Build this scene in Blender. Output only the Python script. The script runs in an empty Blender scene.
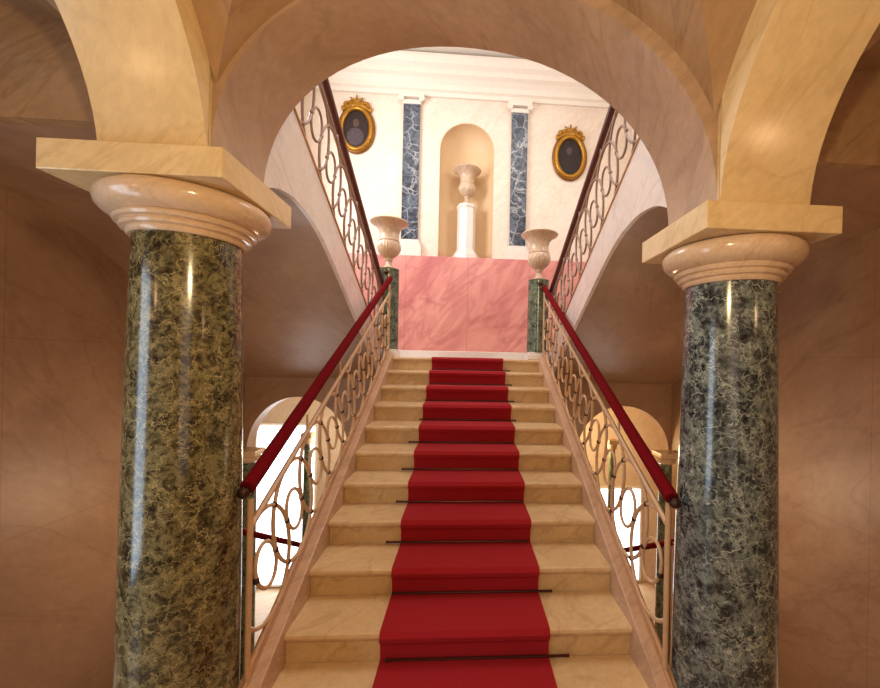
import bpy, math, random
from math import sin, cos, pi, sqrt, radians
random.seed(7)
S = bpy.context.scene
C = S.collection

# ------------------------------------------------------------ camera, world, lights, exposure
CAM = (-0.0222, -2.1108, 1.4502)
cd = bpy.data.cameras.new('camera'); cam = bpy.data.objects.new('camera', cd); C.objects.link(cam)
cd.sensor_width = 36; cd.lens = 389.285 * 36 / 880
cd.shift_x = (440 - 489.07) / 880; cd.shift_y = (361.08 - 344) / 880
cd.clip_start = 0.02
cam.location = CAM
from mathutils import Matrix
YAW, ROLL = 0.0622, 0.0209
cam.rotation_euler = (Matrix.Rotation(-YAW, 3, 'Z') @ Matrix.Rotation(pi / 2, 3, 'X') @ Matrix.Rotation(ROLL, 3, 'Z')).to_euler()
S.camera = cam
w = bpy.data.worlds.new('World'); S.world = w; w.use_nodes = True
w.node_tree.nodes['Background'].inputs[0].default_value = (0.75, 0.83, 1, 1)
w.node_tree.nodes['Background'].inputs[1].default_value = 0.3

def area(name, loc, rot, sx, sy, power, col):
    l = bpy.data.lights.new(name, 'AREA'); l.shape = 'RECTANGLE'; l.size = sx; l.size_y = sy
    l.energy = power; l.color = col
    o = bpy.data.objects.new(name, l); C.objects.link(o); o.location = loc; o.rotation_euler = rot
    return o
def bulb(name, loc, power, col, r=.08):
    l = bpy.data.lights.new(name, 'POINT'); l.energy = power; l.color = col; l.shadow_soft_size = r
    o = bpy.data.objects.new(name, l); C.objects.link(o); o.location = loc
    return o
WARM = (1, .62, .28); DAY = (.86, .92, 1); SOFT = (1, .80, .58)
# daylight from the upper windows: left side, right side (weaker), and above the camera's bay
area('daylight_upper_left', (-2.66, 2.35, 4.35), (0, radians(-90), 0), 1.7, 1.5, 108, (.90, .94, 1))
area('daylight_upper_right', (2.66, 1.5, 5.0), (0, radians(90), 0), 1.5, 1.3, 40, DAY)
area('daylight_upper_front', (0, -2.3, 5.0), (radians(90), 0, 0), 3.0, 1.8, 32, (1, .90, .80))
area('overhead_fill', (0, 1.3, 6.3), (0, 0, 0), 2.2, 2.0, 62, (1, .93, .84))  # added overhead fill to brighten the treads; the ceiling has no opening
# daylight from the entrance side, low behind the camera on the left
area('daylight_entrance_left', (-2.73, -1.6, 1.0), (0, radians(-90), 0), 2.2, .9, 30, (.66, .84, 1))
area('daylight_entrance_right', (.2, -2.84, 1.3), (radians(90), 0, radians(0)), 1.0, 1.8, 5, (1, .88, .78))
# the warm lamp of the vaulted bay and the lamps in the side aisles, then added fill lights
bulb('lamp_bay', (0.0, -2.1, 2.12), 56, (1, .75, .38), .06)
bulb('lamp_aisle_left', (-2.35, -2.3, 1.98), 5.2, (1, .60, .30), .07)
bulb('lamp_aisle_right', (2.35, -2.3, 1.98), 8, (1, .62, .33), .07)
bulb('fill_passage_left', (-1.9, 1.3, .3), 14, (1, .70, .42), .3)  # added fill, no fixture: lifts the vault under the left upper flight
bulb('fill_passage_right', (1.9, 1.3, .3), 14, (1, .70, .42), .3)  # same added fill under the right upper flight
bulb('fill_tunnel_left', (-1.9, 3.7, .2), 12, (1, .80, .5), .12)  # added fill, no fixture: brightens the left lower passage
bulb('fill_tunnel_right', (1.9, 3.7, .2), 28, (1, .72, .36), .12)  # stronger golden fill, added to brighten the right lower passage
S.view_settings.view_transform = 'Standard'; S.view_settings.look = 'None'
S.view_settings.exposure = 0.18; S.view_settings.gamma = 1; S.view_settings.use_curve_mapping = False

# ------------------------------------------------------------ materials
def lin(c):
    return tuple((v / 255 / 12.92 if v / 255 <= .04045 else ((v / 255 + .055) / 1.055) ** 2.4) for v in c) + (1,)
class NT:
    def __init__(s, name):
        s.m = bpy.data.materials.new(name); s.m.use_nodes = True; s.t = s.m.node_tree
        s.b = s.t.nodes['Principled BSDF']
    def n(s, t, **k):
        x = s.t.nodes.new(t)
        for a, v in k.items(): setattr(x, a, v)
        return x
    def l(s, a, b): s.t.links.new(a, b)
    def coords(s, scale=(1, 1, 1), rot=(0, 0, 0), loc=(0, 0, 0)):
        g = s.n('ShaderNodeNewGeometry'); mp = s.n('ShaderNodeMapping')
        m2 = s.n('ShaderNodeMapping')          # turn first, stretch afterwards, so streaks run diagonally
        m2.inputs['Rotation'].default_value = rot; mp.inputs['Scale'].default_value = scale; mp.inputs['Location'].default_value = loc
        s.l(g.outputs['Position'], m2.inputs['Vector']); s.l(m2.outputs[0], mp.inputs['Vector']); return mp.outputs[0]
    def noise(s, vec, scale, detail=5, rough=.55, dist=0):
        x = s.n('ShaderNodeTexNoise'); x.inputs['Scale'].default_value = scale; x.inputs['Detail'].default_value = detail
        x.inputs['Roughness'].default_value = rough; x.inputs['Distortion'].default_value = dist
        s.l(vec, x.inputs['Vector']); return x
    def ramp(s, fac, stops, interp='LINEAR'):
        r = s.n('ShaderNodeValToRGB'); r.color_ramp.interpolation = interp
        e = r.color_ramp.elements
        while len(e) < len(stops): e.new(.5)
        for i, (p, c) in enumerate(stops):
            e[i].position = p; e[i].color = c if len(c) == 4 else tuple(c) + (1,)
        s.l(fac, r.inputs[0]); return r.outputs[0]
    def math(s, op, a, b=None, clamp=False):
        x = s.n('ShaderNodeMath', operation=op); x.use_clamp = clamp
        for i, v in enumerate((a, b)):
            if v is None: continue
            if isinstance(v, (int, float)): x.inputs[i].default_value = v
            else: s.l(v, x.inputs[i])
        return x.outputs[0]
    def mix(s, fac, a, b, mode='MIX'):
        x = s.n('ShaderNodeMix', data_type='RGBA', blend_type=mode)
        for i, v in ((0, fac), (6, a), (7, b)):
            if isinstance(v, (int, float)): x.inputs[i].default_value = v
            elif isinstance(v, tuple): x.inputs[i].default_value = v
            else: s.l(v, x.inputs[i])
        return x.outputs[2]
    def fin(s, col, rough=.3, **k):
        if isinstance(col, tuple): s.b.inputs['Base Color'].default_value = col
        else: s.l(col, s.b.inputs['Base Color'])
        s.b.inputs['Roughness'].default_value = rough
        for a, v in k.items(): s.b.inputs[a.replace('_', ' ')].default_value = v
        return s.m

def ridge(t, vec, scale, width, dist=1.5, detail=4):
    """thin wandering vein mask: 1 on the vein"""
    n = t.noise(vec, scale, detail, .5, dist)
    d = t.math('ABSOLUTE', t.math('SUBTRACT', n.outputs[0], .5))
    return t.math('SUBTRACT', 1.0, t.math('DIVIDE', d, width, True), True)

def marble(name, a, b, vein, scale=1.6, vw=.012, vf=.5, rough=.3, rot=(.7, .6, .3), stretch=(1, 1, 2.0), joints=None, jf=.35):
    t = NT(name); v = t.coords(stretch, rot)
    n = t.noise(v, scale, 6, .6, 1.2)
    col = t.ramp(n.outputs[0], [(.3, lin(a)), (.68, lin(b))])
    v2 = t.coords((stretch[0] * .7, stretch[1] * .7, stretch[2] * 1.6), rot)
    m = t.math('MULTIPLY', ridge(t, v2, scale * .8, vw * 2.2, .9, 6), vf * .8)
    col = t.mix(m, col, lin(vein))
    m2 = t.math('MULTIPLY', ridge(t, v2, scale * 2.3, vw * 4, .6, 5), vf * .3)
    col = t.mix(m2, col, lin(vein))
    fine = t.noise(v, scale * 14, 3, .6)
    f2 = t.math('MULTIPLY', t.math('SUBTRACT', fine.outputs[0], .5), .22)
    col = t.mix(1.0, col, t.ramp(fine.outputs[0], [(.3, (.88, .88, .88)), (.7, (1, 1, 1))]), 'MULTIPLY')
    if joints:
        g = t.n('ShaderNodeNewGeometry'); sp = t.n('ShaderNodeSeparateXYZ'); t.l(g.outputs['Position'], sp.inputs[0])
        tot = None
        for ax, per, off in joints:
            f = t.math('FRACT', t.math('DIVIDE', t.math('ADD', sp.outputs[ax], off + 50 * per), per))
            d = t.math('ABSOLUTE', t.math('SUBTRACT', f, .5))
            k = t.math('LESS_THAN', d, .0030 / per)
            tot = k if tot is None else t.math('MAXIMUM', tot, k)
        col = t.mix(t.math('MULTIPLY', tot, jf), col, lin(vein))
    return t.fin(col, rough)

def verde(name, dark, mid, light, vein, scale=9, rough=.16):
    t = NT(name); v = t.coords((1, 1, 1), (.4, .2, .9))
    n1 = t.noise(v, scale, 8, .75, .3)
    col = t.ramp(n1.outputs[0], [(.38, lin(dark)), (.48, lin(mid)), (.58, lin(light)), (.68, lin(mid))])
    n2 = t.noise(v, scale * 4, 5, .7, .3)
    col = t.mix(t.math('MULTIPLY', t.ramp(n2.outputs[0], [(.52, (0, 0, 0)), (.62, (1, 1, 1))]), .5), col, lin(light))
    col = t.mix(t.math('MULTIPLY', t.ramp(n2.outputs[0], [(.38, (1, 1, 1)), (.47, (0, 0, 0))]), .8), col, lin(dark))
    # crackled light veins in two sizes
    wob = t.noise(v, scale * .8, 4, .6, 0)
    vm = t.n('ShaderNodeVectorMath', operation='MULTIPLY_ADD'); t.l(wob.outputs[1], vm.inputs[0]); vm.inputs[1].default_value = (.22, .22, .22); t.l(v, vm.inputs[2])
    for sc, wd, st in ((scale * .28, .012, .85), (scale * .9, .05, .6)):
        vo = t.n('ShaderNodeTexVoronoi', feature='DISTANCE_TO_EDGE'); vo.inputs['Scale'].default_value = sc; t.l(vm.outputs[0], vo.inputs['Vector'])
        e = t.math('SUBTRACT', 1.0, t.math('DIVIDE', vo.outputs['Distance'], wd, True), True)
        pm = t.noise(v, sc * .7, 2, .5); e = t.math('MULTIPLY', e, t.ramp(pm.outputs[0], [(.36, (0, 0, 0)), (.50, (1, 1, 1))]))
        col = t.mix(t.math('MULTIPLY', e, st), col, lin(vein))
    return t.fin(col, rough, Specular_IOR_Level=.6)

def plain(name, c, rough=.5, metal=0, var=.08, scale=20):
    t = NT(name); v = t.coords()
    n = t.noise(v, scale, 4, .6)
    k = 1 - 2 * var
    col = t.mix(1.0, lin(c), t.ramp(n.outputs[0], [(.3, (k, k, k)), (.7, (1, 1, 1))]), 'MULTIPLY')
    return t.fin(col, rough, Metallic=metal)

M = {}
M['aisle'] = marble('brown veined wall marble', (152, 120, 97), (174, 141, 115), (120, 82, 58), 1.1, .010, .30, .38,
                    joints=[(1, .98, .12), (2, 1.22, .30)])
M['vault'] = marble('tan vault marble', (164, 130, 96), (184, 150, 114), (122, 88, 62), 1.3, .012, .40, .25)
M['arch'] = marble('honey arch marble', (226, 198, 148), (234, 208, 162), (186, 146, 98), 1.5, .010, .30, .20)
M['soffit'] = marble('rosy arch marble', (176, 146, 122), (194, 164, 138), (136, 106, 86), 1.4, .012, .30, .24)
M['string'] = marble('white string marble', (222, 208, 200), (236, 224, 216), (176, 160, 156), 1.6, .014, .4, .3)
M['cream'] = marble('cream capital marble', (214, 184, 152), (226, 198, 168), (178, 140, 108), 3, .010, .3, .16)
M['step'] = marble('cream stair marble', (212, 178, 132), (228, 198, 154), (168, 128, 86), 2.2, .012, .4, .32, stretch=(1, 1, 1))
M['riser'] = marble('ochre riser marble', (200, 166, 118), (218, 186, 138), (150, 112, 70), 2.6, .012, .4, .36, stretch=(1, 1, 1))
M['curb'] = marble('rosy curb marble', (196, 158, 128), (214, 178, 150), (150, 110, 84), 2.4, .012, .4, .3)
M['verde'] = verde('green serpentine marble', (32, 28, 20), (78, 72, 46), (128, 120, 84), (186, 172, 124), 14)
M['verde_blue'] = verde('blue green serpentine marble', (26, 28, 34), (66, 74, 76), (120, 130, 124), (192, 200, 190), 14)
M['newel'] = verde('dark green newel marble', (44, 54, 46), (84, 96, 78), (120, 130, 108), (150, 160, 140), 11)
M['bluegrey'] = verde('blue grey pilaster marble', (38, 44, 54), (66, 74, 88), (100, 110, 124), (196, 200, 204), 5, .25)
t = NT('pink dado marble'); v = t.coords((1, 1, 2.6), (0, .85, 0))
n1 = t.noise(v, .9, 6, .62, .8)
col = t.ramp(n1.outputs[0], [(.32, lin((200, 120, 118))), (.45, lin((222, 146, 138))), (.6, lin((232, 162, 152))), (.72, lin((218, 134, 118)))])
col = t.mix(t.math('MULTIPLY', ridge(t, v, 1.0, .05, .7, 6), .45), col, lin((184, 104, 104)))
g = t.n('ShaderNodeNewGeometry'); sp = t.n('ShaderNodeSeparateXYZ'); t.l(g.outputs['Position'], sp.inputs[0])
fr = t.math('ABSOLUTE', t.math('SUBTRACT', t.math('FRACT', t.math('DIVIDE', t.math('ADD', sp.outputs[0], 50.5), 1.0)), .5))
col = t.mix(t.math('MULTIPLY', t.math('LESS_THAN', fr, .004), .5), col, lin((160, 84, 80)))
M['pink'] = t.fin(col, .3)
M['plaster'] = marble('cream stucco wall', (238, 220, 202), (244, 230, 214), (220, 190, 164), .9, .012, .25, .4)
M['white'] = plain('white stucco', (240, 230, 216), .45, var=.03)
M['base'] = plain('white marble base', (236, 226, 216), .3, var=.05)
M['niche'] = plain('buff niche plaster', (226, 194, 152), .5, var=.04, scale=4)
M['urn'] = marble('buff urn marble', (206, 176, 146), (222, 196, 168), (160, 124, 100), 6, .02, .4, .25)
M['velvet'] = plain('crimson rail velvet', (112, 4, 16), .95, var=.12, scale=120)
M['velvet'].node_tree.nodes['Principled BSDF'].inputs['Specular IOR Level'].default_value = .12
M['carpet'] = plain('red carpet pile', (166, 10, 26), .95, var=.16, scale=260)
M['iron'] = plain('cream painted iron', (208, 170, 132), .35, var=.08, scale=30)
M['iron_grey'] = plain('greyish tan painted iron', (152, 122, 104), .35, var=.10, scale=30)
M['bar'] = plain('tan painted iron bar', (196, 148, 104), .35, var=.10, scale=30)
M['knot'] = plain('dark bronze', (66, 40, 26), .4, .4, var=.15)
M['rod'] = plain('dark brass rod', (78, 34, 28), .35, .5, var=.1)
M['wood'] = plain('dark maroon wood', (92, 46, 40), .3, var=.15, scale=40)
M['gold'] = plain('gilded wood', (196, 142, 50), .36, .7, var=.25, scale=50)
M['gold_dark'] = plain('darker gilding', (150, 100, 34), .4, .6, var=.25, scale=50)  # darker gold of the outer frame moulding
M['oil'] = plain('dark oil paint', (44, 22, 20), .6, var=.3, scale=12)
M['oil_face'] = plain('muted flesh paint', (92, 64, 56), .6, var=.2, scale=25)
M['oil_dress'] = plain('mauve grey paint', (84, 68, 74), .6, var=.25, scale=22)
M['floor'] = marble('beige floor marble', (196, 164, 128), (214, 184, 148), (150, 116, 84), 1.5, .012, .4, .25, joints=[(0, .6, 0), (1, .6, 0)])
t = NT('daylit window glass'); t.b.inputs['Emission Color'].default_value = (.93, .97, 1, 1); t.b.inputs['Emission Strength'].default_value = 3.2
t.fin((.9, .9, .9, 1), .2); M['pane'] = t.m

# ------------------------------------------------------------ mesh helpers
class MB:
    def __init__(s): s.v = []; s.f = []
    def add(s, vs, fs):
        o = len(s.v); s.v += [tuple(p) for p in vs]; s.f += [tuple(i + o for i in f) for f in fs]; return s
    def box(s, x0, x1, y0, y1, z0, z1):
        return s.add([(x, y, z) for x in (x0, x1) for y in (y0, y1) for z in (z0, z1)],
                     [(0, 1, 3, 2), (4, 6, 7, 5), (0, 4, 5, 1), (2, 3, 7, 6), (0, 2, 6, 4), (1, 5, 7, 3)])
    def prism(s, lo, hi, axis, a0, a1):
        """solid between two polylines (same count, 2-D pairs) extruded along axis"""
        n = len(lo)
        def P(a, q): return (a, q[0], q[1]) if axis == 'x' else ((q[0], a, q[1]) if axis == 'y' else (q[0], q[1], a))
        vs = [P(a0, q) for q in lo] + [P(a0, q) for q in hi] + [P(a1, q) for q in lo] + [P(a1, q) for q in hi]
        fs = []
        for i in range(n - 1):
            fs += [(i, i + 1, n + i + 1, n + i), (2 * n + i, 3 * n + i, 3 * n + i + 1, 2 * n + i + 1),
                   (i, 2 * n + i, 2 * n + i + 1, i + 1), (n + i, n + i + 1, 3 * n + i + 1, 3 * n + i)]
        fs += [(0, n, 3 * n, 2 * n), (n - 1, 3 * n - 1, 4 * n - 1, 2 * n - 1)]
        return s.add(vs, fs)
    def poly(s, pts, axis, a0, a1):
        n = len(pts)
        def P(a, q): return (a, q[0], q[1]) if axis == 'x' else ((q[0], a, q[1]) if axis == 'y' else (q[0], q[1], a))
        vs = [P(a0, q) for q in pts] + [P(a1, q) for q in pts]
        return s.add(vs, [tuple(range(n)), tuple(range(2 * n - 1, n - 1, -1))] + [(i, (i + 1) % n, n + (i + 1) % n, n + i) for i in range(n)])
    def tube(s, pts, r, n=8, closed=False, rz=None):
        from mathutils import Vector
        pts = [Vector(p) for p in pts]; m = len(pts); rings = []
        rr = r if isinstance(r, (list, tuple)) else [r] * m
        up = None
        for i, p in enumerate(pts):
            a = pts[(i - 1) % m] if (closed or i > 0) else p; b = pts[(i + 1) % m] if (closed or i < m - 1) else p
            d = (b - a).normalized()
            if up is None:
                ref = Vector((1, 0, 0)) if abs(d.x) < .8 else Vector((0, 0, 1)); up = d.cross(ref).normalized()
            else:
                up = (up - d * up.dot(d)).normalized()
            sd = d.cross(up)
            ry = rz if rz else 1
            rings.append([p + up * (cos(2 * pi * k / n) * rr[i] * ry) + sd * (sin(2 * pi * k / n) * rr[i]) for k in range(n)])
        vs = [q for g in rings for q in g]; fs = []
        for i in range(m if closed else m - 1):
            j = (i + 1) % m
            for k in range(n): fs.append((i * n + k, i * n + (k + 1) % n, j * n + (k + 1) % n, j * n + k))
        if not closed: fs += [tuple(range(n))[::-1], tuple((m - 1) * n + k for k in range(n))]
        return s.add(vs, fs)
    def lathe(s, prof, c, n=48, flute=None):
        """prof: (r, z) list; flute=(z0,z1,count,depth)"""
        vs = []; fs = []
        for (r, z) in prof:
            for k in range(n):
                a = 2 * pi * k / n; q = r
                if flute and flute[0] <= z <= flute[1]: q = r * (1 - flute[3] * abs(sin(a * flute[2] / 2)))
                vs.append((c[0] + q * cos(a), c[1] + q * sin(a), c[2] + z))
        for i in range(len(prof) - 1):
            for k in range(n): fs.append((i * n + k, i * n + (k + 1) % n, (i + 1) * n + (k + 1) % n, (i + 1) * n + k))
        fs += [tuple(range(n))[::-1], tuple((len(prof) - 1) * n + k for k in range(n))]
        return s.add(vs, fs)
    def ball(s, c, r, n=10):
        rx, ry, rz = r if isinstance(r, tuple) else (r, r, r)
        vs = [(c[0], c[1], c[2] - rz)]; fs = []
        for i in range(1, n):
            for k in range(n):
                a = -pi / 2 + pi * i / n
                vs.append((c[0] + rx * cos(a) * cos(2 * pi * k / n), c[1] + ry * cos(a) * sin(2 * pi * k / n), c[2] + rz * sin(a)))
        vs.append((c[0], c[1], c[2] + rz))
        for k in range(n): fs.append((0, 1 + (k + 1) % n, 1 + k))
        for i in range(n - 2):
            for k in range(n): fs.append((1 + i * n + k, 1 + i * n + (k + 1) % n, 1 + (i + 1) * n + (k + 1) % n, 1 + (i + 1) * n + k))
        L = len(vs) - 1
        for k in range(n): fs.append((L, 1 + (n - 2) * n + k, 1 + (n - 2) * n + (k + 1) % n))
        return s.add(vs, fs)
    def sheet(s, f, u0, u1, v0, v1, nu, nv, th=.06):
        """z=f(x,y) slab, thickness upward"""
        vs = []; fs = []
        for q in (0, th):
            for i in range(nu + 1):
                for j in range(nv + 1):
                    x = u0 + (u1 - u0) * i / nu; y = v0 + (v1 - v0) * j / nv; vs.append((x, y, f(x, y) + q))
        N = (nu + 1) * (nv + 1); I = lambda i, j: i * (nv + 1) + j
        for i in range(nu):
            for j in range(nv):
                a, b, c, d = I(i, j), I(i + 1, j), I(i + 1, j + 1), I(i, j + 1)
                fs += [(a, d, c, b), (N + a, N + b, N + c, N + d)]
        for i in range(nu):
            for j in (0, nv): a, b = I(i, j), I(i + 1, j); fs.append((a, b, N + b, N + a))
        for j in range(nv):
            for i in (0, nu): a, b = I(i, j), I(i, j + 1); fs.append((a, b, N + b, N + a))
        return s.add(vs, fs)

def groin(cx, cy, ax, ay, q, zs, h, n=64, th=.05, p=2.1):
    """groin vault over |x-cx|<ax, |y-cy|<ay; q = ax / half span; grid follows the groins"""
    U = math.asin(q); mb = MB(); vs = []; fs = []
    for t_ in (0, th):
        for i in range(n + 1):
            for j in range(n + 1):
                u = -U + 2 * U * i / n; v = -U + 2 * U * j / n
                m = min(abs(sin(u)), abs(sin(v)))
                vs.append((cx + ax / q * sin(u), cy + ay / q * sin(v), zs + h * max(0, 1 - m ** p) ** (1 / p) + t_))
    N = (n + 1) ** 2; I = lambda i, j: i * (n + 1) + j
    for i in range(n):
        for j in range(n):
            a, b_, c, d = I(i, j), I(i + 1, j), I(i + 1, j + 1), I(i, j + 1)
            if (i - n / 2 + .5) * (j - n / 2 + .5) > 0: tr = [(a, c, b_), (a, d, c)]
            else: tr = [(a, d, b_), (b_, d, c)]
            fs += tr + [tuple(N + k for k in t3[::-1]) for t3 in tr]
    for i in range(n):
        for j in (0, n):
            a, b_ = I(i, j), I(i + 1, j); fs.append((a, b_, N + b_, N + a)); a, b_ = I(j, i), I(j, i + 1); fs.append((a, b_, N + b_, N + a))
    return mb.add(vs, fs)

def obj(name, mb, mat, parent=None, smooth=0, bevel=0, label=None):
    me = bpy.data.meshes.new(name); me.from_pydata(mb.v, [], mb.f); me.validate()
    import bmesh
    bm = bmesh.new(); bm.from_mesh(me); bmesh.ops.recalc_face_normals(bm, faces=bm.faces)
    if bevel:
        es = [e for e in bm.edges if len(e.link_faces) == 2 and e.calc_face_angle(0) > .6]
        bmesh.ops.bevel(bm, geom=es, offset=bevel, segments=2, affect='EDGES', profile=.5)
    if smooth:
        for f in bm.faces: f.smooth = True
        for e in bm.edges:
            if len(e.link_faces) == 2 and e.calc_face_angle(0) > radians(smooth): e.smooth = False
    bm.to_mesh(me); bm.free()
    me.materials.append(M[mat])
    o = bpy.data.objects.new(name, me); C.objects.link(o)
    if parent:
        o.parent = parent; o.location = -parent.location.copy() if not parent.parent else (0, 0, 0)
        # meshes are written in world coordinates: cancel the parent's offset
        if parent.parent: o.location = (0, 0, 0)
    if label: o['label'] = label
    return o
def thing(name, label, cat, loc=(0, 0, 0), group=None):
    o = bpy.data.objects.new(name, None); C.objects.link(o); o.location = loc; o.empty_display_size = .1
    o['label'] = label; o['category'] = cat
    if group: o['group'] = group
    return o
def tag(o, label, cat, group=None):
    o['label'] = label; o['category'] = cat
    if group: o['group'] = group
    return o
def struct(name, mb, mat, label, smooth=0, bevel=0, cat=None):
    o = obj(name, mb, mat, None, smooth, bevel); o['kind'] = 'structure'; o['label'] = label; o['category'] = cat or name.split('_')[0].split('.')[0]
    return o
def dup(src, dloc, label, group=None):
    r = src.copy(); C.objects.link(r); r.location = tuple(a + b for a, b in zip(src.location, dloc)); r['label'] = label
    if group: r['group'] = group
    for ch in list(src.children):
        c = ch.copy(); C.objects.link(c); c.parent = r
        for g in ch.children:
            d = g.copy(); C.objects.link(d); d.parent = c
    return r
def lerp(a, b, t): return a + (b - a) * t

# ------------------------------------------------------------ measures
XC, YC, AB = 1.237, -.30, .292            # column axis, abacus half side
W, T, R = .93, .32, .1642                 # half width of the flight, tread, riser
X2 = 2.75                                 # side walls
YL = 2.88                                 # edge of the landing
ZL = 9 * R                                # landing level 1.478
YW = 4.2                                  # pink dado
YU = 4.4                                  # upper back wall
ZF = -2 * R                               # floor of the hall
ZC = 6.35                                 # upper ceiling
DZ = {-1: .055, 1: -.055}
def rampant(y):
    P = [(-.5, 1.9), (-.28, 2.12), (-.05, 2.33), (.20, 2.41), (.50, 2.40), (.80, 2.31), (1.2, 2.10), (1.7, 1.83), (2.3, 1.52), (2.7, 1.30), (2.95, 1.16)]
    if y <= P[0][0]: return P[0][1]
    for (a, b), (c, d) in zip(P, P[1:]):
        if y <= c:
            t = (y - a) / (c - a); return lerp(b, d, t)
    return P[-1][1]
RY = [-.12 + (2.95 + .12) * i / 60 for i in range(61)]
def smooth_ramp(y): return sum(rampant(y + d) for d in (-.15, -.1, -.05, 0, .05, .1, .15)) / 7

# ------------------------------------------------------------ the hall: floor, side walls, vaults
struct('floor', MB().box(-X2, X2, -2.9, -.30, ZF - .1, ZF), 'floor', 'beige marble floor of the lower hall')
struct('floor.001', MB().box(-4.1, 4.1, -.1, 4.7, -2.5, -2.4), 'floor', 'pale floor at the foot of the cellar stairs')
for s, nm in ((-1, 'wall_left'), (1, 'wall_right')):
    struct(nm, MB().box(min(s * X2, s * (X2 + .15)), max(s * X2, s * (X2 + .15)), -2.9, 2.93, -2.4, 3.16), 'aisle',
           'brown veined marble wall beyond the %s column' % ('left' if s < 0 else 'right'))
    struct(nm + '.001', MB().box(min(s * X2, s * (X2 + .15)), max(s * X2, s * (X2 + .15)), -2.9, YU + .5, 3.16, ZC), 'plaster',
           'cream stucco side wall of the upper hall, %s' % ('left' if s < 0 else 'right'))
struct('wall_front', MB().box(-X2, X2, -3.05, -2.9, ZF, ZC), 'aisle', 'wall behind the viewer')

def arch_pts(cx, hw, zs, h, n=28, p=2.0, z_l=None, z_r=None, tilt=0):
    """points of an arch from left foot to right foot, superellipse; feet dropped to z_l / z_r"""
    pts = []
    if z_l is not None: pts.append((cx - hw, z_l))
    for i in range(n + 1):
        a = pi - pi * i / n; c_, s_ = cos(a), sin(a)
        x = hw * (abs(c_) ** (2 / p)) * (1 if c_ >= 0 else -1); z = h * (abs(s_) ** (2 / p))
        pts.append((cx + x, zs + z + tilt * x))
    if z_r is not None: pts.append((cx + hw, z_r))
    return pts
b = .20
# transverse arch between the two columns
A = arch_pts(0, 1.045, 2.20, .86, 40, 2.1, 2.17 + .055 + .0, 2.17 - .055, tilt=-.045)
lo = A; hi = [(x, 3.16) for x, z in A]
struct('trim_1', MB().prism(lo, hi, 'y', YC - b, YC + b), 'soffit', 'rosy marble arch spanning between the two green columns', smooth=25)
# arches running from each column towards the viewer, and piers above the capitals
for s, k in ((-1, 2), (1, 3)):
    z0 = 2.178 + DZ[s]
    G = arch_pts(-1.585, 1.055, 2.11 + DZ[s] * .6, .90, 40, 2.05, min(z0, 2.10 + DZ[s] * .6), min(z0, 2.10 + DZ[s] * .6))
    struct('trim_%d' % k, MB().prism([(y, z) for y, z in G], [(y, 3.16) for y, z in G], 'x', *sorted((s * (XC - b), s * (XC + b)))), 'arch',
           'honey marble arch springing forward from the %s column' % ('left' if s < 0 else 'right'), smooth=25)
    struct('trim_%d' % (k + 2), MB().box(*sorted((s * (XC - b + .008), s * (XC + b - .002))), YC - .21, YC + b - .002, z0, 3.16), 'arch',
           'marble pier above the %s capital' % ('left' if s < 0 else 'right'))
    struct('trim_%d' % (k + 4), MB().box(*sorted((s * (XC - b), s * (XC + b))), -2.9, -2.62, ZF, 3.16), 'soffit', 'pier behind the viewer')
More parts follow.
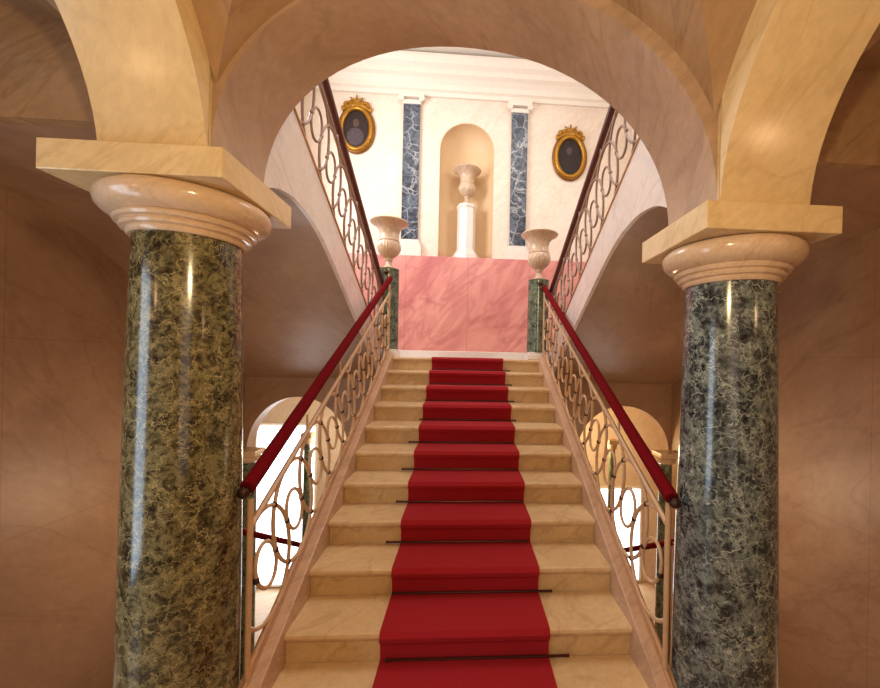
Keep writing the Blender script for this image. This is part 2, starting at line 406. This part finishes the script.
# groined webs
def h_arch(u, hw, zs, h, p=2.1):
    q = min(1, abs(u) / hw); return zs + h * max(0, 1 - q ** p) ** (1 / p)
def web_c(x, y):
    return max(h_arch(x, 1.10, 2.17, .93), h_arch(y + 1.585, 1.14, 2.17, .93))
struct('ceiling', groin(0, -1.585, XC - b, 1.095, .943, 2.17, .93), 'vault', 'tan groined vault over the bay in front of the columns', smooth=22)
for s in (-1, 1):
    def web_s(x, y, s=s):
        return max(h_arch(abs(x) - 2.09, .70, 2.24, .62), h_arch(y + 1.6, 1.36, 2.20, .80))
    x0, x1 = sorted((s * (XC + b - .01), s * X2))
    struct('ceiling.%03d' % (1 if s < 0 else 2), groin(s * (X2 + XC + b) / 2, -1.59, (X2 - XC - b) / 2, 1.31, .945, 2.22, .74), 'vault',
           'groined aisle vault in front of the %s column' % ('left' if s < 0 else 'right'), smooth=22)
    def web_b(x, y, s=s):
        return 2.485 - .13 * (y + .28) if y < .30 else min(2.41, smooth_ramp(y) + .0)
    x0, x1 = sorted((s * 1.097, s * X2))
    struct('ceiling.%03d' % (3 if s < 0 else 4), MB().sheet(web_b, x0, x1, YC + .081, 2.95, 4, 200, .05), 'aisle',
           'brown marble vault under the %s upper flight' % ('left' if s < 0 else 'right'), smooth=28)
    mb = MB().box(x0 if s < 0 else XC + b - .01, -(XC + b - .01) if s < 0 else x1, YC + .02, YC + .08, 2.475, 3.16)
    struct('wall_back.%03d' % (7 if s < 0 else 8), mb, 'vault', 'lunette wall between the two bays of the %s aisle vault' % ('left' if s < 0 else 'right'))
    # wall below the landing with an arched opening, passage behind it
    cx = s * 2.10; hw = .62
    B = arch_pts(cx, hw, .27, .62 if s > 0 else .68, 28, 2, -2.4, -2.4)
    mb = MB().prism(B, [(x, 1.60) for x, z in B], 'y', 2.93, 3.13)
    mb.box(*sorted((s * 1.04, s * (2.10 - hw))), 2.93, 3.13, -2.4, 1.30); mb.box(*sorted((s * 2.72, s * 4.1)), 2.93, 3.13, -2.4, 1.30)
    struct('wall_back.%03d' % (1 if s < 0 else 2), mb, 'aisle', 'brown marble wall with an arched opening under the landing, %s' % ('left' if s < 0 else 'right'), smooth=30)
    pc = s * 2.62; ph = 1.30
    Q = arch_pts(pc, ph, .10, 1.02, 28, 2, -2.4, -2.4); n = len(Q)
    Qo = [(pc + (x - pc) * 1.05, z + (.06 if i not in (0, n - 1) else 0)) for i, (x, z) in enumerate(Q)]
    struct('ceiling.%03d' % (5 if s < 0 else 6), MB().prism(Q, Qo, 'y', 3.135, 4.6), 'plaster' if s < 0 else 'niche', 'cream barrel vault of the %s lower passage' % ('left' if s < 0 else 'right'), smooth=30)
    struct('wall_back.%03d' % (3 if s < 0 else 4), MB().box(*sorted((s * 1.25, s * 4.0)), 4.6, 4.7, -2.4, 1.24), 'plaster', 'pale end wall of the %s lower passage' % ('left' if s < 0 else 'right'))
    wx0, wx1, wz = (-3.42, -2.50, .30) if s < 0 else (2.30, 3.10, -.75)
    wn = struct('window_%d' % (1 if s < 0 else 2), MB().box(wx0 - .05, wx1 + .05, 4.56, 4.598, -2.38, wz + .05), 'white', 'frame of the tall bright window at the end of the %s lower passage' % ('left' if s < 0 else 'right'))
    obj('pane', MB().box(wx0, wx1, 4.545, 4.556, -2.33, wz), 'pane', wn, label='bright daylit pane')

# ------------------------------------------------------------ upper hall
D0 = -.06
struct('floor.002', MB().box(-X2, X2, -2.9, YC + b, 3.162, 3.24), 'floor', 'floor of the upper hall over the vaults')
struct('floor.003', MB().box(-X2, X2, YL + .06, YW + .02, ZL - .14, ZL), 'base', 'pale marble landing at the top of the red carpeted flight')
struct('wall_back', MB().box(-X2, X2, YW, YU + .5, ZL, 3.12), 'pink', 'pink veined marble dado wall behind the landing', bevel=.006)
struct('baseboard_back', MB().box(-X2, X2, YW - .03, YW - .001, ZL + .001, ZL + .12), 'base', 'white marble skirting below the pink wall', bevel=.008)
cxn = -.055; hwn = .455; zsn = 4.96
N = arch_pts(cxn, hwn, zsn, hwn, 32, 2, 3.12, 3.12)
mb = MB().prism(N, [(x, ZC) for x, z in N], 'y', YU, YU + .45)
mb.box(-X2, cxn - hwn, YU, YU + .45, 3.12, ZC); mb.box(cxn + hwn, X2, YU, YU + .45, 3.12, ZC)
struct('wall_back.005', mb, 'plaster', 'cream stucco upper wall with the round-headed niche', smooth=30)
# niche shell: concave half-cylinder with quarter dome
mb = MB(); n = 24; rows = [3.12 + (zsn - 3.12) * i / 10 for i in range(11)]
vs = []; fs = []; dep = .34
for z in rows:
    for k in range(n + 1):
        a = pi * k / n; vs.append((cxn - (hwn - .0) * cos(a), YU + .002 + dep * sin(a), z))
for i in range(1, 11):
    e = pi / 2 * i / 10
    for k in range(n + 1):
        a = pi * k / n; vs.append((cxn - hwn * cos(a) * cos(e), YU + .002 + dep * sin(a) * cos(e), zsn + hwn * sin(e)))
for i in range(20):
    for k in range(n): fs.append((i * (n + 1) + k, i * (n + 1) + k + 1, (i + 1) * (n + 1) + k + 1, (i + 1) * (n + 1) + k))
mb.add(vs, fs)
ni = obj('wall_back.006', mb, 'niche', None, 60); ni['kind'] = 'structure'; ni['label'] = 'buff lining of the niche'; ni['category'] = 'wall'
sm = ni.modifiers.new('thick', 'SOLIDIFY'); sm.thickness = .02; sm.offset = 0
struct('ceiling.007', MB().box(-X2 - .15, X2 + .15, -3.05, YU + .5, ZC, ZC + .1), 'white', 'pale ceiling of the upper hall')
prof = [(0, 5.80), (-.04, 5.80), (-.05, 5.86), (-.09, 5.88), (-.10, 5.96), (-.16, 6.02), (-.22, 6.05), (-.23, 6.12), (-.30, 6.16), (-.34, 6.24), (-.34, 6.28), (0, 6.28)]
struct('trim_8', MB().poly([(YU + y, z) for y, z in prof], 'x', -X2, X2), 'white', 'moulded white cornice above the pilasters', smooth=0)
for s, k in ((-1, 9), (1, 10)):
    struct('trim_%d' % k, MB().poly([(s * (X2 + y), z) for y, z in prof], 'y', -2.9, YU - .3), 'white', 'moulded white cornice along the %s wall' % ('left' if s < 0 else 'right'))
for s, k, cx, dz in ((-1, 1, -.976, .02), (1, 2, .812, -.02)):
    side = 'left' if s < 0 else 'right'
    p = thing('pilaster', 'blue-grey veined marble pilaster to the %s of the niche' % side, 'pilaster', (cx, YU, 3.12), 'pilasters flanking the niche')
    obj('shaft', MB().box(cx - .135, cx + .135, YU - .05, YU - .001, 3.40 + dz, 5.62 + dz), 'bluegrey', p, bevel=.004)
    obj('base', MB().box(cx - .20, cx + .20, YU - .10, YU - .001, 3.121, 3.30 + dz).box(cx - .18, cx + .18, YU - .085, YU - .001, 3.30 + dz, 3.35 + dz).box(cx - .155, cx + .155, YU - .065, YU - .001, 3.35 + dz, 3.40 + dz), 'base', p, bevel=.006, label='white moulded base')
    c2 = obj('capital', MB().box(cx - .15, cx + .15, YU - .07, YU - .001, 5.62 + dz, 5.69 + dz).box(cx - .20, cx + .20, YU - .10, YU - .001, 5.72 + dz, 5.79), 'white', p, bevel=.006, label='white scrolled capital')
    for q in (-1, 1):
        pts = [(cx + q * (.165 + .045 * (1 - i / 26) * cos(i * .55)), YU - .09, 5.69 + dz + .045 * (1 - i / 26) * sin(i * .55)) for i in range(24)]
        obj('volute', MB().tube(pts, .012, 6), 'white', p, 50)

# ------------------------------------------------------------ main flight
st = thing('staircase', 'broad cream marble flight of steps climbing from the hall to the landing', 'staircase', (0, 0, ZF))
for k in range(-1, 10):
    y0 = k * T; z = k * R
    prf = [(y0 - .012, z - .045), (y0 - .022, z - .034), (y0 - .026, z - .020), (y0 - .022, z - .007), (y0 - .012, z), (y0 + T - .001, z), (y0 + T - .001, z - .045)]
    if k == 9: prf[-2:] = [(y0 + .055, z), (y0 + .055, z - .045)]
    obj('tread', MB().poly(prf, 'x', -W + .001, W - .001), 'step', st, 30)
    obj('riser', MB().box(-W + .001, W - .001, y0, y0 + .05, z - R + .0005, z - .046), 'riser', st)
def nose(y): return y / T * R
for s in (-1, 1):
    x0, x1 = sorted((s * W, s * 1.035))
    obj('curb', MB().poly([(-.42, ZF), (-.42, nose(-.42) + .06), (YL + .03, nose(YL) + .06), (YL + .03, -2.3), (-.1, -2.3), (-.1, ZF)], 'x', x0, x1), 'curb', st, bevel=.006, label='rosy marble kerb beside the steps')
    obj('bead', MB().tube([(s * 1.0, -.40, nose(-.40) + .066), (s * 1.0, YL + .0, nose(YL) + .066)], .013, 6), 'bar', st)

# carpet
cw0, cw1 = -.440, .468
path = [(-.9, ZF)]
th = .011
for k in range(-1, 10):
    y0 = k * T; z = k * R
    path += [(y0 - .004, z - R + .0), (y0 - .004, z - .046), (y0 - .030, z - .036), (y0 - .034, z - .018), (y0 - .026, z - .002)] if k > -9 else []
path += [(YW - .06, ZL)]
def off(path, d):
    out = []
    for i, (a, c) in enumerate(path):
        p0 = path[max(i - 1, 0)]; p1 = path[min(i + 1, len(path) - 1)]
        dy, dz = p1[0] - p0[0], p1[1] - p0[1]; L = math.hypot(dy, dz) or 1
        out.append((a - dz / L * d, c + dy / L * d))
    return out
cp = MB().prism(off(path, .0015), off(path, th + .0015), 'x', cw0, cw1)
carpet = obj('carpet_runner', cp, 'carpet', None, 50); tag(carpet, 'deep red carpet runner laid down the middle of the marble steps', 'carpet')
RODS = [(-1, .07, 'lowest rod in view'), (0, .045, 'second rod from the bottom'), (1, -.06, 'third rod from the bottom'), (2, -.05, 'fourth rod from the bottom'), (3, -.06, 'fifth rod from the bottom'),
        (4, -.05, 'sixth rod from the bottom'), (5, .01, 'fourth rod from the top'), (6, .03, 'third rod from the top'), (7, .04, 'second rod from the top'), (8, .05, 'topmost rod')]
for k, dx, wd in RODS:
    y = (k + 1) * T - .022; z = k * R + .0195
    o = obj('carpet_rod', MB().tube([(cw0 + dx - .035, y, z), (cw1 + dx + .035, y, z)], .0068, 8).ball((cw0 + dx - .035, y, z), .009, 8).ball((cw1 + dx + .035, y, z), .009, 8), 'rod', None, 40)
    tag(o, 'thin dark stair rod across the red carpet, ' + wd, 'stair rod', 'stair rods holding the carpet')

# ------------------------------------------------------------ balustrades
def ellipse(x, yc, zc, a, bb, m, n=36, a0=0, a1=2 * pi):
    return [(x, yc + a * cos(a0 + (a1 - a0) * i / n), zc + m * a * cos(a0 + (a1 - a0) * i / n) + bb * sin(a0 + (a1 - a0) * i / n)) for i in range(n + (0 if a1 - a0 > 6.28 else 1))]
def balustrade(name, label, x, ya, yb, z_of, m, n_per, hl, hh, iron, bar, rail_mat, rail_pts, posts, lean):
    """z_of(y): foot line; ring zone hl..hh above it"""
    t_ = thing(name, label, 'balustrade', (x, (ya + yb) / 2, z_of((ya + yb) / 2)), 'iron stair balustrades')
    P = lambda y, h: (x, y, z_of(y) + h)
    obj('bottom_bar', MB().tube([P(ya, hl), P(yb, hl)], .016, 6), bar, t_, 50)
    obj('top_bar', MB().tube([P(ya, hh), P(yb, hh)], .015, 6), iron, t_, 50)
    obj('handrail', MB().tube(rail_pts, .034, 14, rz=1.0), rail_mat, t_, 60, label='handrail, ' + ('covered in crimson velvet' if rail_mat == 'velvet' else 'dark polished wood'))
    per = (yb - ya) / n_per; mid = (hl + hh) / 2; H = (hh - hl) / 2 - .004
    sg = 1 if m > 0 else -1; mb_ = -.10 * sg; a = per * .81; bb = sqrt(H * H - ((m - mb_) * a) ** 2)
    kn = []
    dy, dz = per / 2 / a, (m - mb_) * per / 2 / bb; dl = math.hypot(dy, dz); q_ = sqrt(1 - dl * dl)
    iy = -dz / dl * q_ * a; iz = dy / dl * q_ * bb + mb_ * iy
    for i in range(n_per):
        yc = ya + per * (i + .5); zc = z_of(yc) + mid
        ring = ellipse(x, yc, zc, a, bb, mb_, 40)
        if i in (0, n_per - 1):      # the end rings run into the post
            inside = [ya <= p_[1] <= yb for p_ in ring]
            k0 = next(q for q in range(40) if inside[q] and not inside[q - 1])
            ring = [ring[(k0 + q) % 40] for q in range(sum(inside))]
            obj('large_ring', MB().tube(ring, .0108, 8), iron, t_, 60)
        else:
            obj('large_ring', MB().tube(ring, .0108, 8, True), iron, t_, 60)
        obj('small_ring', MB().tube(ellipse(x, yc, zc, per * .33, .118, -.35 * sg, 28), .0098, 8, True), iron, t_, 60)
        kn += [(x, yc + per * .30, zc + .03 * sg), (x, yc - per * .30, zc - .03 * sg)]
        if i < n_per - 1:
            y2 = yc + per / 2; z2 = z_of(y2) + mid
            kn += [(x, y2 + iy, z2 + iz), (x, y2 - iy, z2 - iz)]
    for c_ in kn:
        obj('collar', MB().ball(c_, (.017, .017, .019), 6), 'knot' if rail_mat == 'velvet' else iron, t_, 60)
    for yp, h0, h1 in posts:
        obj('post', MB().tube([P(yp, h0), P(yp, h1)], .014, 8), iron, t_, 60)
    for i in range(0, n_per + 1, 2):
        yy = min(max(ya + per * i, ya + .01), yb - .01)
        obj('stub', MB().tube([P(yy, .0), P(yy, hl)], .008, 6), 'knot', t_, 60)
        obj('stub', MB().tube([P(yy, hh), P(yy, hh + (.11 if rail_mat == 'velvet' else .08))], .007, 6), iron, t_, 60)
    return t_
foot = lambda y: nose(y) + .06
for s in (-1, 1):
    side = 'left' if s < 0 else 'right'
    x = s * 1.0
    zz = .02 if s < 0 else -.03
    rp = [(x, -.27, .83 + zz), (x, 0.2, .81 + zz + .255), (x, 2.6, .81 + zz + .255 + 2.4 * .508), (x, 2.955, .81 + zz + .255 + 2.755 * .508)]
    t_ = balustrade('balustrade', 'cream iron balustrade of interlaced rings with red velvet rail, %s of the carpeted steps' % side, x, -.24, 2.93,
               foot, R / T, 10, .045, .72, 'iron', 'bar', 'velvet', rp, [(-.24, 0, .85), (2.93, 0, .84)], 0)
    obj('knob', MB().ball((x + s * .01, -.28, .81 + zz), (.028, .028, .028), 12), 'knot', t_, 60, label='dark knob at the lower rail end')
# upper flights turning back towards the viewer
UZ = lambda y: ZL + (YL + .05 - y) * .513 + .03
for s in (-1, 1):
    side = 'left' if s < 0 else 'right'
    xs = s * 1.065; xo = s * 1.095
    t_ = thing('staircase', 'upper flight turning back towards the viewer above the %s aisle' % side, 'staircase', (s * 1.9, 1.4, 2.0), 'upper flights')
    ys = [YC + b + .001 + (2.95 - (YC + b)) * i / 60 for i in range(61)]
    lo = [(y, smooth_ramp(y) if y > .0 else max(smooth_ramp(y), 2.0)) for y in ys]; hi = [(y, min(UZ(y) + .05, 3.46)) for y in ys]
    obj('string_wall', MB().prism(lo, hi, 'x', *sorted((xs, xo))), 'string', t_, 20, label='pale marble string wall with a rampant arch')
    prf = []
    pts = [(YL + .05, ZL)]
    y, z = YL + .05, ZL
    for i in range(10): z += R; pts.append((y, z)); y = max(y - T, -.09); pts.append((y, z))
    poly_ = pts + [(-.09, 2.86), (YL + .05, ZL - .14)]
    obj('steps', MB().poly(poly_, 'x', *sorted((xo, s * (X2 - .001)))), 'step', t_)
    xr = s * 1.095
    obj('bead', MB().tube([(xs, 2.93, UZ(2.93) + .05), (xs, .0, UZ(0) + .05)], .011, 6), 'bar', t_)
    rp = [(xr, 3.0, UZ(3.0) + .05 + .84), (xr, -.05, UZ(-.05) + .05 + .84)]
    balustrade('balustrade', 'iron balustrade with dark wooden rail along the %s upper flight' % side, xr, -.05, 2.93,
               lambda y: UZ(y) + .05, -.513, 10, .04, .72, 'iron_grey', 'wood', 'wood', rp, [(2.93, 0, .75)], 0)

# ------------------------------------------------------------ columns
def column(s):
    side = 'left' if s < 0 else 'right'; cx = -1.250 if s < 0 else 1.249; d = DZ[s]; kr = 1.05 if s < 0 else 1.0
    t_ = thing('column', ('thick olive green marble column with a cream capital, left of the stairs' if s < 0 else 'thick grey-green marble column with a cream capital, right of the stairs'), 'column', (cx, YC, ZF), 'green marble columns')
    g = 'verde' if s < 0 else 'verde_blue'
    zt = 1.885 + d
    prof = [(.224, ZF + .18)] + [(.222 - .034 * ((i / 16) ** 1.5), ZF + .18 + (zt - ZF - .18) * i / 16) for i in range(17)]
    obj('shaft', MB().lathe([(r_ * (1 + (kr - 1) * (i_ / 17) * 1.2) * (.99 if s < 0 else 1), z_) for i_, (r_, z_) in enumerate(prof)], (cx, YC, 0), 72), g, t_, 40, label='polished green serpentine shaft')
    pr = [(.198, zt), (.204, zt + .006), (.207, zt + .014), (.204, zt + .022), (.208, zt + .024), (.222, zt + .026), (.228, zt + .036), (.222, zt + .046), (.226, zt + .048), (.240, zt + .050), (.247, zt + .061), (.240, zt + .072)]
    obj('necking', MB().lathe([(r_ * kr, z_) for r_, z_ in pr], (cx, YC, 0), 72), 'cream', t_, 35, label='three cream rings under the capital')
    z1 = zt + .072; h = 2.064 + d - z1
    pr = [(.236, z1), (.252, z1 + h * .04), (.276, z1 + h * .16), (.293, z1 + h * .34), (.300, z1 + h * .56), (.297, z1 + h * .76), (.284, z1 + h * .92), (.262, z1 + h)]
    obj('echinus', MB().lathe([(r_ * kr, z_) for r_, z_ in pr], (cx, YC, 0), 72), 'cream', t_, 40, label='swelling round cream cushion')
    obj('abacus', MB().box(s * XC - AB - (.07 if s < 0 else 0), s * XC + AB, YC - AB, YC + AB, 2.064 + d, 2.178 + d), 'arch', t_, bevel=.004, label='square cream slab')
    pr = [(.30, ZF), (.30, ZF + .07), (.285, ZF + .08), (.275, ZF + .10), (.24, ZF + .12), (.245, ZF + .15), (.232, ZF + .18)]
    obj('base', MB().lathe(pr, (cx, YC, 0), 48), 'cream', t_, 35)
for s in (-1, 1): column(s)

# small green columns beside the arched openings below the landing
for s in (-1, 1):
    side = 'left' if s < 0 else 'right'
    for cx, cy, r, zt, wd in ((s * 2.60, 2.78, .085, .17, 'outer'), (-2.24 if s < 0 else 2.21, 3.6, .05, .22 if s < 0 else .16, 'inner')):
        t_ = thing('column', 'slim green marble column at the %s jamb of the %s lower archway' % (wd, side), 'column', (cx, cy, -2.4), 'slim columns below the landing')
        obj('shaft', MB().lathe([(r * 1.1, -2.4), (r, -1.0), (r * .9, zt)], (cx, cy, 0), 24), 'newel', t_, 40)
        obj('capital', MB().lathe([(r, zt), (r * 1.3, zt + .02), (r * 1.45, zt + .07), (r * 1.2, zt + .09)], (cx, cy, 0), 24).box(cx - r * 1.45, cx + r * 1.45, cy - r * 1.45, cy + r * 1.45, zt + .09, zt + .15), 'cream', t_, 35, label='cream capital')
    # handrail of the descending stairs and the stairs themselves
    p0, p1 = ((-1.778, 1.1, 0.058), (-1.753, 2.2, -0.574)) if s < 0 else ((1.789, 1.1, -0.058), (1.779, 2.2, -0.672))
    t_ = thing('handrail', 'red velvet handrail low behind the %s balustrade, beside the stairs going down' % side, 'handrail', (s * 2, 1.6, 0), 'lower handrails')
    obj('rail', MB().tube([p0, p1], .026, 12), 'velvet', t_, 50)
    obj('post', MB().tube([(p1[0], p1[1], -2.4), p1], .012, 8), 'iron', t_, 50)
    obj('post', MB().tube([(p0[0], p0[1], -2.4), p0], .012, 8), 'iron', t_, 50)
    t_ = thing('staircase', 'pale marble steps going down beside the %s side of the main flight' % side, 'staircase', (s * 1.9, 0, ZF), 'cellar flights')
    pts = [(-.28, ZF - .02)]; y, z = -.28, ZF - .02
    while z > -2.2: pts.append((y + .22, z)); z -= .205; y += .22; pts.append((y, z))
    pts += [(y, -2.4), (-.28, -2.4)]
    obj('steps', MB().poly(pts, 'x', *sorted((s * 1.04, s * (X2 - .001)))), 'base', t_)

# ------------------------------------------------------------ newels and urns
def urn_profile(k):
    return [(.052 * k, 0), (.075 * k, .0), (.078 * k, .018 * k), (.055 * k, .030 * k), (.036 * k, .055 * k), (.030 * k, .085 * k), (.042 * k, .100 * k), (.046 * k, .115 * k),
            (.040 * k, .125 * k), (.075 * k, .150 * k), (.115 * k, .190 * k), (.134 * k, .240 * k), (.128 * k, .285 * k), (.112 * k, .310 * k), (.118 * k, .318 * k), (.110 * k, .330 * k),
            (.108 * k, .400 * k), (.122 * k, .450 * k), (.160 * k, .492 * k), (.205 * k, .515 * k), (.214 * k, .528 * k), (.205 * k, .540 * k), (.17 * k, .532 * k), (.12 * k, .46 * k), (.02 * k, .44 * k)]
def urn(cx, cy, z, k, label):
    t_ = thing('urn', label, 'urn', (cx, cy, z), 'marble urns')
    pr = urn_profile(k)
    obj('foot', MB().lathe([p for p in pr[:9]], (cx, cy, z), 32), 'urn', t_, 40)
    obj('bowl', MB().lathe(pr[8:14], (cx, cy, z), 96, flute=(.14 * k, .30 * k, 24, .055)), 'urn', t_, 50, label='fluted bowl')
    obj('neck', MB().lathe(pr[13:], (cx, cy, z), 48), 'urn', t_, 40, label='smooth flaring neck and rim')
for s in (-1, 1):
    side = 'left' if s < 0 else 'right'
    cx = -1.03 if s < 0 else .93 + .01; cy = 3.07; d = .04 if s < 0 else -.04
    cx = -1.045 if s < 0 else .945
    zt = 2.58 + d
    t_ = thing('newel_post', 'dark green marble newel at the top of the steps on the %s' % side, 'newel', (cx, cy, ZL), 'green newels')
    obj('shaft', MB().lathe([(.142, ZL + .10), (.136, zt - .02), (.142, zt)], (cx, cy, 0), 40), 'newel', t_, 40)
    obj('base', MB().box(cx - .15, cx + .15, cy - .15, cy + .15, ZL + .001, ZL + .07).box(cx - .135, cx + .135, cy - .135, cy + .135, ZL + .07, ZL + .10), 'base', t_, bevel=.008, label='white square base')
    obj('bracket', MB().ball((cx - s * 0, cy - .135, zt - .06), (.035, .03, .03), 10), 'knot', t_, 50)
    urn(cx, cy, zt + .001, 1.16, 'buff marble urn with flared rim on the %s newel' % side)
px_ = -.045
t_ = thing('pedestal', 'tall white octagonal pedestal standing in the niche', 'pedestal', (px_, YU + .02, 3.12))
obj('shaft', MB().lathe([(.155, 3.30), (.150, 4.00)], (px_, YU + .10, 0), 8), 'base', t_)
obj('base', MB().lathe([(.235, 3.12), (.235, 3.20), (.20, 3.24), (.165, 3.30)], (px_, YU + .10, 0), 8), 'base', t_)
obj('cap', MB().lathe([(.150, 4.00), (.165, 4.03), (.165, 4.06), (.13, 4.08)], (px_, YU + .10, 0), 8), 'base', t_)
urn(px_, YU + .10, 4.081, 1.10, 'pale marble urn on the white pedestal in the niche')

# ------------------------------------------------------------ oval portraits
def portrait(cx, cz, a, bb, side, light):
    y = YU
    t_ = thing('portrait', ('oval portrait in a gilt frame, pale figure in mauve, left of the niche' if light else 'oval portrait in a gilt frame, nearly black picture, right of the niche'), 'painting', (cx, y, cz), 'gilt oval portraits')
    E = lambda a_, b_, yy, n=48: [(cx + a_ * cos(2 * pi * i / n), yy, cz + b_ * sin(2 * pi * i / n)) for i in range(n)]
    fr = obj('frame', MB().tube(E(a + .035, bb + .035, y - .045), .036, 10, True), 'gold', t_, 60, label='gilded oval frame')
    obj('outer_moulding', MB().tube(E(a + .075, bb + .075, y - .025), .026, 8, True), 'gold_dark', t_, 60)
    vs = [(cx, y - .03, cz)] + E(a + .01, bb + .01, y - .03); vb = [(cx, y - .012, cz)] + E(a + .01, bb + .01, y - .012)
    n = 48
    obj('canvas', MB().add(vs + vb, [(0, 1 + i, 1 + (i + 1) % n) for i in range(n)] + [(n + 1, n + 2 + (i + 1) % n, n + 2 + i) for i in range(n)] + [(1 + i, n + 2 + i, n + 2 + (i + 1) % n, 1 + (i + 1) % n) for i in range(n)]), 'oil', t_, label='dark oil picture of a seated figure')
    if True:
        obj('painted_dress', MB().ball((cx - .02, y - .031, cz - .12), (a * .68, .004, bb * .48), 16), 'oil_dress' if light else 'oil', t_, 60)
        obj('painted_head', MB().ball((cx - .01, y - .034, cz + .10), (.05, .004, .07), 14), 'oil_face' if light else 'oil_dress', t_, 60)
    # crest
    top = cz + bb + .07
    cr = MB()
    cr.ball((cx, y - .04, top + .04), (.15, .03, .07), 14)
    for q in (-1, 0, 1):           # three-leaved finial
        for t5 in range(5):
            r5 = .034 * (1 - t5 / 7); cr.ball((cx + q * (.02 + .022 * t5), y - .05, top + .10 + (.030 if q == 0 else .018) * t5), (r5, .02, r5), 8)
    for q in (-1, 1):
        pts = [(cx + q * (.17 + .075 * (1 - i / 30) * cos(i * .5 + 2.4)), y - .045, top + .04 + .075 * (1 - i / 30) * sin(i * .5 + 2.4)) for i in range(26)]
        cr.tube(pts, .020, 8)
        pts = [(cx + q * (.02 + .09 * i / 6), y - .045, top + .09 + .05 * sin(pi * i / 7)) for i in range(8)]
        cr.tube(pts, .018, 8)
        cr.ball((cx + q * .25, y - .045, top - .04), (.035, .025, .05), 8)
    cr.tube([(cx - .26, y - .04, top - .09), (cx - .13, y - .045, top + .01), (cx, y - .045, top + .05), (cx + .13, y - .045, top + .01), (cx + .26, y - .04, top - .09)], .024, 8)
    cr.v = [(cx + (p[0] - cx) * .88, p[1], top - .06 + (p[2] - top + .06) * .80) for p in cr.v]
    obj('crest', cr, 'gold', t_, 60, label='carved gilt crest of leaves and scrolls')
portrait(-1.865, 5.19, .20, .30, 'left', True)
portrait(1.675, 4.92, .20, .30, 'right', False)
